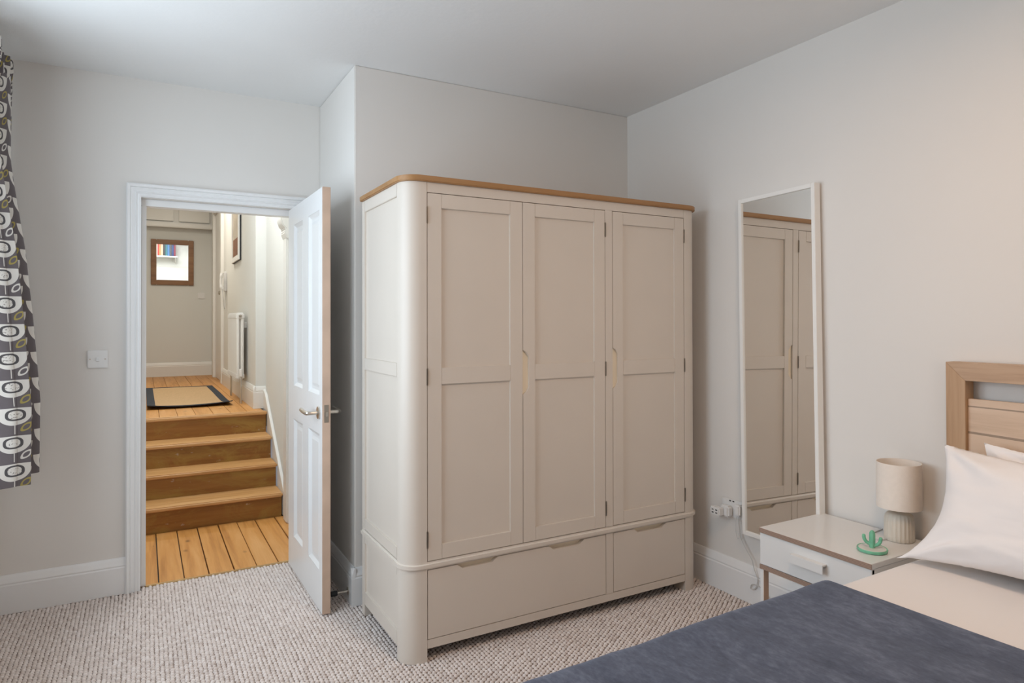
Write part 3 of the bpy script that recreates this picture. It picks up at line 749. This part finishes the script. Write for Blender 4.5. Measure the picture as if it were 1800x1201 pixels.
def thing_part(*a): return None
wdoor(0.9722, 1.4035); wdoor(1.4055, 1.8390, True); wdoor(1.8840, 2.3230, True)
for x in (0.9705, 1.8405, 2.3245):
    for z in (0.443, 1.080, 1.715): 
        bx('hinge', 'steel', wd, (x-0.0035, x-0.0008, WY-0.0035, WY+0.003, z, z+0.066), (x+0.0008, x+0.0035, WY-0.0035, WY+0.003, z, z+0.066), bev=0.0008)
def drawer(x0, x1, notches):
    z0, z1 = 0.088, 0.3575; pts = [(x0, z0), (x1, z0), (x1, z1)]
    for a, b in reversed(notches): pts += [(b, z1), (b-0.026, z1-0.019), (a+0.026, z1-0.019), (a, z1)]
    pts.append((x0, z1))
    bm = bmesh.new(); prism(bm, pts, 1, WY+0.001, WY+0.020)
    d = obj('wardrobe_drawer', bm, 'ward', wd, bev=0.0012)
    for a, b in notches: bx('finger_pull', 'wardin', d, (a-0.01, b+0.01, WY+0.0195, WY+0.026, z1-0.035, z1+0.002))
drawer(0.9725, 1.8390, [(1.097, 1.283), (1.532, 1.721)]); drawer(1.8840, 2.3230, [(2.002, 2.202)])

# ------------------------------------------------------------------ tall mirror on the right wall
MW, MH, MT = 0.418, 1.580, 0.036
mr = thing('tall_mirror', 'tall narrow mirror in a slim white frame on the right wall', 'mirror', (2.4765, 1.964, 0.330), rot=(R(-1.0), R(0.42), R(-1.6)))
# local: x out of the wall (-x faces the room), y along the wall, z up
F_ = 0.018
for nm, b in (('frame_side', (-MT/2, MT/2, -MW/2, -MW/2+F_, 0, MH)), ('frame_side', (-MT/2, MT/2, MW/2-F_, MW/2, 0, MH)),
              ('frame_rail', (-MT/2, MT/2, -MW/2+F_, MW/2-F_, 0, F_)), ('frame_rail', (-MT/2, MT/2, -MW/2+F_, MW/2-F_, MH-F_, MH))):
    bm = bmesh.new(); box(bm, *b); obj(nm, bm, 'frame', mr, bev=0.0012, local=True)
bm = bmesh.new(); box(bm, -MT/2+0.008, -MT/2+0.012, -MW/2+F_-0.001, MW/2-F_+0.001, F_-0.001, MH-F_+0.001); obj('mirror_glass', bm, 'mirror', mr, local=True)
bm = bmesh.new(); box(bm, -MT/2+0.0125, MT/2-0.004, -MW/2+F_, MW/2-F_, F_, MH-F_); obj('backing', bm, 'doorwood', mr, local=True)

# ------------------------------------------------------------------ sockets
so = thing('wall_socket', 'white double wall socket beside the tall mirror', 'wall socket', (XR, 2.27, 0.36))
bx('face_plate', 'plastic', so, (XR-0.010, XR, 2.190, 2.330, 0.375, 0.460), bev=0.003)
for y in (2.252, 2.272): bx('socket_switch', 'slot', so, (XR-0.0115, XR-0.0095, y, y+0.010, 0.450, 0.4555))
us = thing('usb_charger', 'white cube charger with four black ports plugged into the socket', 'charger', (2.48, 2.33, 0.365))
bx('charger_body', 'plastic', us, (XR-0.078, XR-0.045, 2.285, 2.345, 0.383, 0.422), bev=0.004)
bx('plug_block', 'plastic', us, (XR-0.046, XR-0.0105, 2.258, 2.314, 0.378, 0.432), bev=0.008, seg=3)
for i in range(2):
    for k in range(2): bx('usb_port', 'slot', us, (XR-0.0785, XR-0.0775, 2.297+0.023*i, 2.309+0.023*i, 0.393+0.014*k, 0.398+0.014*k))
pl = thing('lamp_plug', 'white plug with thin grey cable hanging beside the tall mirror', 'plug', (2.49, 2.225, 0.36))
bx('plug_body', 'plastic', pl, (XR-0.040, XR-0.0105, 2.196, 2.228, 0.398, 0.450), bev=0.006, seg=3)
bm = bmesh.new()
tube(bm, smoothpath([(2.487, 2.212, 0.402), (2.486, 2.214, 0.37), (2.487, 2.208, 0.33), (2.487, 2.202, 0.297), (2.487, 2.17, 0.25), (2.486, 2.138, 0.215), (2.486, 2.128, 0.19), (2.484, 2.120, 0.172), (2.482, 2.10, 0.13), (2.482, 2.115, 0.085), (2.482, 2.14, 0.078), (2.482, 2.13, 0.10), (2.482, 2.08, 0.10), (2.482, 2.02, 0.06), (2.482, 1.95, 0.02)], 6), 0.0022, 6); obj('cable', bm, 'cable', pl)
bm = bmesh.new()
tube(bm, smoothpath([(2.483, 2.218, 0.40), (2.482, 2.228, 0.36), (2.483, 2.226, 0.31), (2.483, 2.216, 0.288), (2.483, 2.208, 0.30), (2.484, 2.212, 0.315)], 6), 0.0016, 6); obj('cable_tie', bm, 'clearcable', pl)

# ------------------------------------------------------------------ nightstand
NX0, NX1, NY0, NY1, NZ = 2.100, 2.488, 1.315, 1.768, 0.524
ns = thing('nightstand', 'white nightstand with layered brown edges and a drawer', 'nightstand', ((NX0+NX1)/2, (NY0+NY1)/2, 0))
bx('table_top', 'melamine', ns, (NX0+0.002, NX1, NY0, NY1, NZ-0.018, NZ), bev=0.0008)
bx('top_edge', 'ply', ns, (NX0-0.001, NX0+0.0021, NY0, NY1, NZ-0.0185, NZ-0.0008))
for y0, y1 in ((NY1-0.016, NY1-0.001), (NY0+0.001, NY0+0.016)):
    bx('side_panel', 'melamine', ns, (NX0+0.006, NX1-0.004, y0, y1, 0.3815, NZ-0.0185), bev=0.0008)
    for x0, x1 in ((NX0+0.004, NX0+0.032), (NX1-0.032, NX1-0.004)):
        lg = bx('leg', 'melamine', ns, (x0, x1, y0, y1, 0.0, 0.364), bev=0.0008)
        yi = y0 if y0 > 1.5 else y1
        bx('leg_edge', 'doorwood', lg, (x0+0.0005, x1-0.0005, yi-0.0012, yi+0.0012, 0.0, 0.364))
dw = bx('drawer_front', 'melamine', ns, (NX0+0.003, NX0+0.018, NY0+0.001, NY1-0.001, 0.383, 0.503), bev=0.001)
bm = bmesh.new(); prism(bm, [(NX0+0.003, 0.470), (NX0-0.022, 0.470), (NX0-0.022, 0.438), (NX0-0.018, 0.438), (NX0-0.018, 0.4645), (NX0+0.003, 0.4645)], 1, 1.480, 1.615)
obj('drawer_handle', bm, 'melamine', dw, bev=0.0008)
bx('drawer_box', 'melamine', dw, (NX0+0.02, NX1-0.02, NY0+0.03, NY1-0.03, 0.385, 0.48))
bx('shelf', 'melamine', ns, (NX0+0.004, NX1-0.004, NY0+0.016, NY1-0.016, 0.364, 0.381))
bx('shelf_edge', 'ply', ns, (NX0+0.001, NX0+0.0041, NY0, NY1, 0.364, 0.3815))
bx('shelf', 'melamine', ns, (NX0+0.02, NX1-0.004, NY0+0.016, NY1-0.016, 0.10, 0.115))

# lamp
LX, LY, LZ0 = 2.425, 1.412, NZ
lp = thing('table_lamp', 'small table lamp with fluted stone base and beige drum shade', 'lamp', (LX, LY, LZ0))
bm = bmesh.new()
fl_ = lambda t, z: 1-0.035*abs(math.sin(11*t)) if 0.004 < z < 0.09 else 1-0.02*abs(math.sin(11*t))
lathe_closed(bm, [(0.046, 0), (0.050, 0.003), (0.050, 0.02), (0.0495, 0.05), (0.0485, 0.078), (0.046, 0.090), (0.041, 0.097), (0.034, 0.1005), (0.008, 0.102)], (LX, LY, LZ0), 132, fl_)
obj('lamp_base', bm, 'ceramic', lp, angle=60)
bm = bmesh.new(); lathe_closed(bm, [(0.008, 0.100), (0.008, 0.112), (0.005, 0.114), (0.005, 0.16)], (LX, LY, LZ0), 16); obj('lamp_stem', bm, 'chrome', lp)
bm = bmesh.new(); r = lathe(bm, [(0.0745, 0.121), (0.0735, 0.285), (0.0715, 0.285), (0.0725, 0.121)], (LX, LY, LZ0), 48)
for i in range(48): bm.faces.new((r[3][i], r[3][(i+1) % 48], r[0][(i+1) % 48], r[0][i]))
obj('lamp_shade', bm, 'shade', lp)
bm = bmesh.new()
for k in range(3):
    a = 2*math.pi*k/3; tube(bm, [(LX, LY, LZ0+0.15), (LX+0.072*math.cos(a), LY+0.072*math.sin(a), LZ0+0.135)], 0.0018, 6)
obj('shade_spider', bm, 'chrome', lp)
bm = bmesh.new(); lathe_closed(bm, [(0.012, 0.155), (0.013, 0.175), (0.026, 0.205), (0.029, 0.225), (0.022, 0.245), (0.008, 0.253)], (LX, LY, LZ0), 20); obj('bulb', bm, 'dish', lp)
bm = bmesh.new(); tube(bm, smoothpath([(LX-0.045, LY+0.02, LZ0+0.004), (LX-0.075, LY+0.035, LZ0+0.0025), (LX-0.06, LY+0.07, LZ0+0.0025), (LX-0.01, LY+0.09, LZ0+0.0025), (2.486, LY+0.10, LZ0+0.0025)], 6), 0.002, 6); obj('lamp_cord', bm, 'cable', lp)

# cactus ring dish
cx_, cy_ = 2.225, 1.390
cd = thing('cactus_dish', 'mint green cactus ornament on a small oval dish', 'ornament', (cx_, cy_, NZ))
bm = bmesh.new(); r = lathe(bm, [(0.040, 0.0), (0.047, 0.002), (0.049, 0.010), (0.0475, 0.0125), (0.045, 0.011)], (cx_, cy_, NZ), 40); bm.faces.new(r[0][::-1]); bm.faces.new(r[-1]); obj('dish', bm, 'green', cd)
bm = bmesh.new(); lathe_closed(bm, [(0.0445, 0.0105), (0.043, 0.0122), (0.01, 0.0118)], (cx_, cy_, NZ), 40); obj('dish_glaze', bm, 'dish', cd)
bm = bmesh.new()
rb = lambda t, z: 1+0.06*math.cos(8*t)
lathe_closed(bm, [(0.0085, 0.011), (0.0095, 0.03), (0.0095, 0.055), (0.0085, 0.065), (0.005, 0.071), (0.001, 0.073)], (cx_, cy_, NZ), 32, rb); obj('cactus_trunk', bm, 'green', cd, angle=60)
vdir = Vector((math.cos(YAW+R(30)), -math.sin(YAW+R(30)), 0))
for s, hz in ((-1, 0.024), (1, 0.020)):
    c = Vector((cx_, cy_, NZ)) 
    pts = smoothpath([c+Vector((0, 0, hz))+vdir*s*0.006, c+vdir*s*0.018+Vector((0, 0, hz+0.006)), c+vdir*s*0.025+Vector((0, 0, hz+0.018)), c+vdir*s*0.026+Vector((0, 0, hz+0.032))], 5)
    bm = bmesh.new(); tube(bm, pts, [0.006]*(len(pts)-2)+[0.0052, 0.003], 12); obj('cactus_arm', bm, 'green', cd, angle=60)

# ------------------------------------------------------------------ bed
BY0, BY1, BXH, BXF = -0.285, 1.258, 2.445, 0.42
bd = thing('bed', 'oak bed whose framed headboard stands against the right wall', 'bed', ((BXH+BXF)/2, (BY0+BY1)/2, 0))
HT = 1.186; FW = 0.062; HB = 2.500
def mitre_post(y_out, sgn):
    bm = bmesh.new(); prism(bm, [(y_out, 0), (y_out+sgn*FW, 0), (y_out+sgn*FW, HT-FW), (y_out, HT)], 0, BXH, HB); obj('headboard_post', bm, 'oakv', bd, bev=0.001)
mitre_post(BY1, -1); mitre_post(BY0, 1)
bm = bmesh.new(); prism(bm, [(BY0, HT), (BY1, HT), (BY1-FW, HT-FW), (BY0+FW, HT-FW)], 0, BXH, HB); obj('headboard_top_rail', bm, 'oakh', bd, bev=0.001)
bx('headboard_panel', 'oakp', bd, (BXH+0.016, BXH+0.036, BY0+FW, BY1-FW, 0.30, 1.062), bev=0.0015)
for y0, y1 in ((BY1-0.04, BY1-0.005), (BY0+0.005, BY0+0.04)): bx('side_rail', 'oakh', bd, (BXF, BXH, y0, y1, 0.17, 0.30), bev=0.003)
bx('foot_rail', 'oakh', bd, (BXF-0.03, BXF, BY0, BY1, 0.17, 0.32), bev=0.003)
for y0, y1 in ((BY1-0.06, BY1), (BY0, BY0+0.06)): bx('foot_leg', 'oakv', bd, (BXF-0.035, BXF+0.025, y0, y1, 0, 0.33), bev=0.003)
bx('slat_base', 'doorwood', bd, (BXF, BXH, BY0+0.04, BY1-0.04, 0.27, 0.295))

# mattress under a white sheet
def soft_box(x0, x1, y0, y1, z0, z1, r, nz=0.0, seed=0, nx=60, ny=48, seg=6):
    bm = bmesh.new()
    # cross-section across Y: left side, rounded, top, rounded, right side
    prof = [(y1, z0), (y1, z0+(z1-r-z0)*0.5), (y1, z1-r)]
    prof += [(y1-r+r*math.cos(a), z1-r+r*math.sin(a)) for a in [math.pi/2*k/seg for k in range(1, seg+1)]]
    prof += [(y1-r-(y1-y0-2*r)*k/ny, z1) for k in range(1, ny)]
    prof += [(y0+r-r*math.sin(a), z1-r+r*math.cos(a)) for a in [math.pi/2*k/seg for k in range(seg+1)]]
    prof += [(y0, z0+(z1-r-z0)*0.5), (y0, z0)]
    rows = []
    for i in range(nx+1):
        x = x0+(x1-x0)*i/nx; row = []
        for y, z in prof:
            rows_n = noise.noise((x*3.1+seed, y*3.1, z*3)) * nz
            y -= 0.035*(1-i/nx)*max(0, y-0.5)/0.76
            row.append(bm.verts.new((x, y+(rows_n if z < z1-r*0.5 else 0), z+(rows_n if z > z1-r else 0))))
        rows.append(row)
    for a, b in zip(rows, rows[1:]):
        for k in range(len(prof)-1): bm.faces.new((a[k], a[k+1], b[k+1], b[k]))
    bm.faces.new(rows[0]); bm.faces.new(rows[-1][::-1])
    return bm
mt = obj('mattress', soft_box(0.43, 2.435, BY0+0.012, 1.255, 0.296, 0.550, 0.045, 0.005, 2), 'sheet', None, angle=70)
tag(mt, 'mattress under smooth white bedding on the oak bed', 'mattress')

# slate blanket across the foot of the bed
def blanket():
    bm = bmesh.new()
    y1, y0, zt, r = 1.280, BY0-0.01, 0.556, 0.05
    seg = 8; ny = 110
    prof = [(y1+0.004*(1-k/6), 0.24+(zt-r-0.24)*k/6) for k in range(7)]
    prof += [(y1-r+r*math.cos(a), zt-r+r*math.sin(a)) for a in [math.pi/2*k/seg for k in range(1, seg+1)]]
    prof += [(y1-r-(y1-y0-2*r)*k/ny, zt) for k in range(1, ny)]
    prof += [(y0+r-r*math.sin(a), zt-r+r*math.cos(a)) for a in [math.pi/2*k/seg for k in range(seg+1)]]
    prof += [(y0, 0.24)]
    x0, x1 = 0.395, 1.775; nx = 110; rows = []
    for i in range(nx+1):
        s = i/nx; row = []
        for j, (y, z) in enumerate(prof):
            x = x0+(x1+0.035*(1.25-y)/1.2-x0)*s + 0.006*math.sin(4*y)*s
            # long soft creases running across the bed
            d = 0.009*noise.noise((x*2.2+y*1.1, y*1.3-x*0.7, 3.1)) + 0.0045*noise.noise((x*7+y*3.2, y*2.2, 9.7)) + 0.002*noise.noise((x*20, y*9, 1.3))
            d *= min(1, (1-s)*8+0.25)
            top = min(1, max(0, (z-(zt-r))/r))
            row.append(bm.verts.new((x, y+d*(1-top)*0.8-0.04*(1-s)*(1 if y > 0.5 else 0)*(y-0.5)/0.76, z+d*top*0.8)))
        rows.append(row)
    for a, b in zip(rows, rows[1:]):
        for k in range(len(prof)-1): bm.faces.new((a[k], a[k+1], b[k+1], b[k]))
    # foot end hangs down
    foot = [bm.verts.new((0.38, p.co.y, 0.26)) for p in rows[0]]
    for k in range(len(prof)-1): bm.faces.new((rows[0][k], foot[k], foot[k+1], rows[0][k+1]))
    o = obj('blanket', bm, 'velvet', None, angle=80)
    md = o.modifiers.new('thick', 'SOLIDIFY'); md.thickness = 0.006; md.offset = 1.0
    tag(o, 'slate blue velvet blanket spread over the foot of the bed', 'blanket')
    return o
blanket()

def pillow(name, label, y_left, w_, start, h_, a0, a1, t_, seed, ear=0.05, pull=0.06):
    """pillow propped on the bed: start = (x, z) of its lower edge, slope runs from a0 to a1 degrees"""
    bm = bmesh.new(); nu, nv = 72, 52
    path = [(start[0], start[1], R(a0))]; N = 200
    for k in range(N):
        q = (k+0.5)/N; a = R(a0+(a1-a0)*min(1, q/0.6)); x, z, _ = path[-1]
        path.append((x+math.cos(a)*h_/N, z+math.sin(a)*h_/N, a))
    def at(q):
        q = min(max(q, 0), 1)*N; k = int(q); return path[min(k, N)]
    sides = []
    for s in (1, -1):
        G = []
        for i in range(nu+1):
            row = []
            for j in range(nv+1):
                u = -1+2*i/nu; v = -1+2*j/nv
                uu = u*(1-0.10*(1-v*v)*abs(u)**2)                     # sides pulled in between the corners
                low = ((1-v)/2)**5
                yy = y_left - w_*(uu+1)/2
                if u < 0: yy += ear*low*(abs(u)**4)
                q = (v+1)/2
                q += (pull*low*(1-u*u)**0.7)/h_ if v < 0 else -0.025/h_*(1-u*u)*((v+1)/2)**6
                px_, pz_, a = at(q)
                k = max(0.0, (1-abs(u)**3.4))**0.6*max(0.0, (1-abs(v)**2.6))**0.6
                th = t_*k*(0.62 if s > 0 else -0.38)
                n1 = noise.noise((u*1.8+seed, v*1.6, s*2.0))*0.014*k
                cr = 0
                for cu in (-1, 1):
                    for cv in (-1, 1):
                        du, dv = u-cu, v-cv; rr = math.hypot(du, dv); an = math.atan2(dv*cv, du*cu)
                        cr += math.sin(an*8+seed*3+cu)*0.008*math.exp(-((rr-0.42)/0.30)**2)
                n2 = noise.noise((u*5+seed, v*6, s*5.0))*0.004
                th += (n1+cr*min(1, k*3)+n2*min(1, k*2))*(1 if s > 0 else 0.4)
                row.append((px_-math.sin(a)*th, yy, max(pz_+math.cos(a)*th, 0.552+0.004*k)))
            G.append(row)
        sides.append(G)
    T = [[bm.verts.new(p) for p in r] for r in sides[0]]
    B = [[(T[i][j] if i in (0, nu) or j in (0, nv) else bm.verts.new(sides[1][i][j])) for j in range(nv+1)] for i in range(nu+1)]
    for i in range(nu):
        for j in range(nv):
            bm.faces.new((T[i][j], T[i+1][j], T[i+1][j+1], T[i][j+1])); bm.faces.new((B[i][j], B[i][j+1], B[i+1][j+1], B[i+1][j]))
    o = obj(name, bm, 'pillow', None, angle=75)
    tag(o, label, 'pillow', 'white pillows against the headboard')
    return o
pillow('pillow', 'front white pillow whose pointed corner reaches the nightstand', 1.205, 0.72, (2.135, 0.558), 0.415, 42, 70, 0.15, 1.3)
pillow('pillow', 'rear white pillow showing only its top edge against the oak headboard', 1.12, 0.70, (2.29, 0.562), 0.385, 66, 76, 0.07, 4.7, ear=0.0, pull=0.02)

# ------------------------------------------------------------------ curtain
ct = thing('curtain', 'grey curtain printed with cream bowl shapes at the window', 'curtain', (-0.47, 3.25, 0.62))
def env(z):
    T = [(2.46, -0.487), (2.0, -0.485), (1.9, -0.473), (1.62, -0.432), (1.35, -0.407), (1.0, -0.380), (0.6, -0.383)]
    for (za, xa), (zb, xb) in zip(T, T[1:]):
        if z >= zb: return xb+(xa-xb)*(z-zb)/(za-zb)
    return T[-1][1]
def curtain_point(s, z):
    y = 3.03+0.565*s
    ph = s*2.27
    f = 0.5-0.5*math.cos(2*math.pi*(ph-0.02))
    f = f**0.8
    if ph < 0.5: f *= 0.75
    xo = env(z)
    xi = -0.545+0.01*math.sin(3*z)
    x = xi+(xo-xi)*f
    y += 0.02*math.sin(2*math.pi*ph+1.0)*(1-(z-0.6)/2) + 0.004*math.sin(9*z+s*5)
    return x, y
def curtain_sheet(z0, z1, ns, nz):
    bm = bmesh.new(); uvl = bm.loops.layers.uv.new('UVMap')
    us = [0.0]
    for i in range(ns):
        a, b = curtain_point(i/ns, 0.8), curtain_point((i+1)/ns, 0.8); us.append(us[-1]+math.hypot(a[0]-b[0], a[1]-b[1]))
    G = []
    for i in range(ns+1):
        G.append([])
        for k in range(nz+1):
            z = z0+(z1-z0)*k/nz; x, y = curtain_point(i/ns, z); G[-1].append((bm.verts.new((x, y, z)), us[i], z))
    for i in range(ns):
        for k in range(nz):
            q = (G[i][k], G[i+1][k], G[i+1][k+1], G[i][k+1]); f = bm.faces.new([p[0] for p in q])
            for l, p in zip(f.loops, q): l[uvl].uv = (p[1]+0.045, p[2])
    return bm
c1 = obj('curtain_cloth', curtain_sheet(0.70, 2.355, 140, 60), 'curtain', ct, angle=80)
md = c1.modifiers.new('thick', 'SOLIDIFY'); md.thickness = 0.004
# pencil-pleat heading
bm = bmesh.new(); uvl = bm.loops.layers.uv.new('UVMap'); ns = 180; G = []
for i in range(ns+1):
    s = i/ns; x, y = curtain_point(s, 2.38); w_ = 0.011*math.sin(2*math.pi*s*15)
    G.append([])
    for k, z in enumerate((2.335, 2.35, 2.375, 2.405, 2.43)):
        kk = (0.3, 0.8, 1, 1, 0.9)[k]; G[-1].append((bm.verts.new((x*0.8-0.50*0.2+w_*kk, y+0.004*math.cos(2*math.pi*s*15), z)), s*1.6, z))
for i in range(ns):
    for k in range(4):
        q = (G[i][k], G[i+1][k], G[i+1][k+1], G[i][k+1]); f = bm.faces.new([p[0] for p in q])
        for l, p in zip(f.loops, q): l[uvl].uv = (p[1], p[2])
hd = obj('heading', bm, 'curtain', ct, angle=80); md = hd.modifiers.new('thick', 'SOLIDIFY'); md.thickness = 0.004
cr = thing('curtain_rail', 'white curtain rail at the top of the patterned curtain', 'curtain rail', (-0.53, 2.2, 2.47))
bx('rail', 'plastic', cr, (-0.545, -0.525, 0.55, 3.60, 2.432, 2.452), bev=0.003)
for y in (1.2, 2.2, 3.3): bx('rail_bracket', 'plastic', cr, (XL, -0.535, y, y+0.03, 2.436, 2.448))

# ceiling lamp over the bed, added out of view to carry the overhead fill
cl = thing('added_ceiling_lamp', 'round opal ceiling lamp added unseen above the bed as warm fill', 'lamp', (1.35, 0.75, 2.45))
bm = bmesh.new(); lathe_closed(bm, [(0.02, 0.095), (0.20, 0.093), (0.205, 0.08), (0.19, 0.06)], (1.35, 0.75, 2.45), 40); obj('lamp_rim', bm, 'plastic', cl)
bm = bmesh.new(); lathe_closed(bm, [(0.188, 0.062), (0.17, 0.03), (0.10, 0.008), (0.01, 0.0)], (1.35, 0.75, 2.45), 40); obj('opal_bowl', bm, 'bulb', cl)
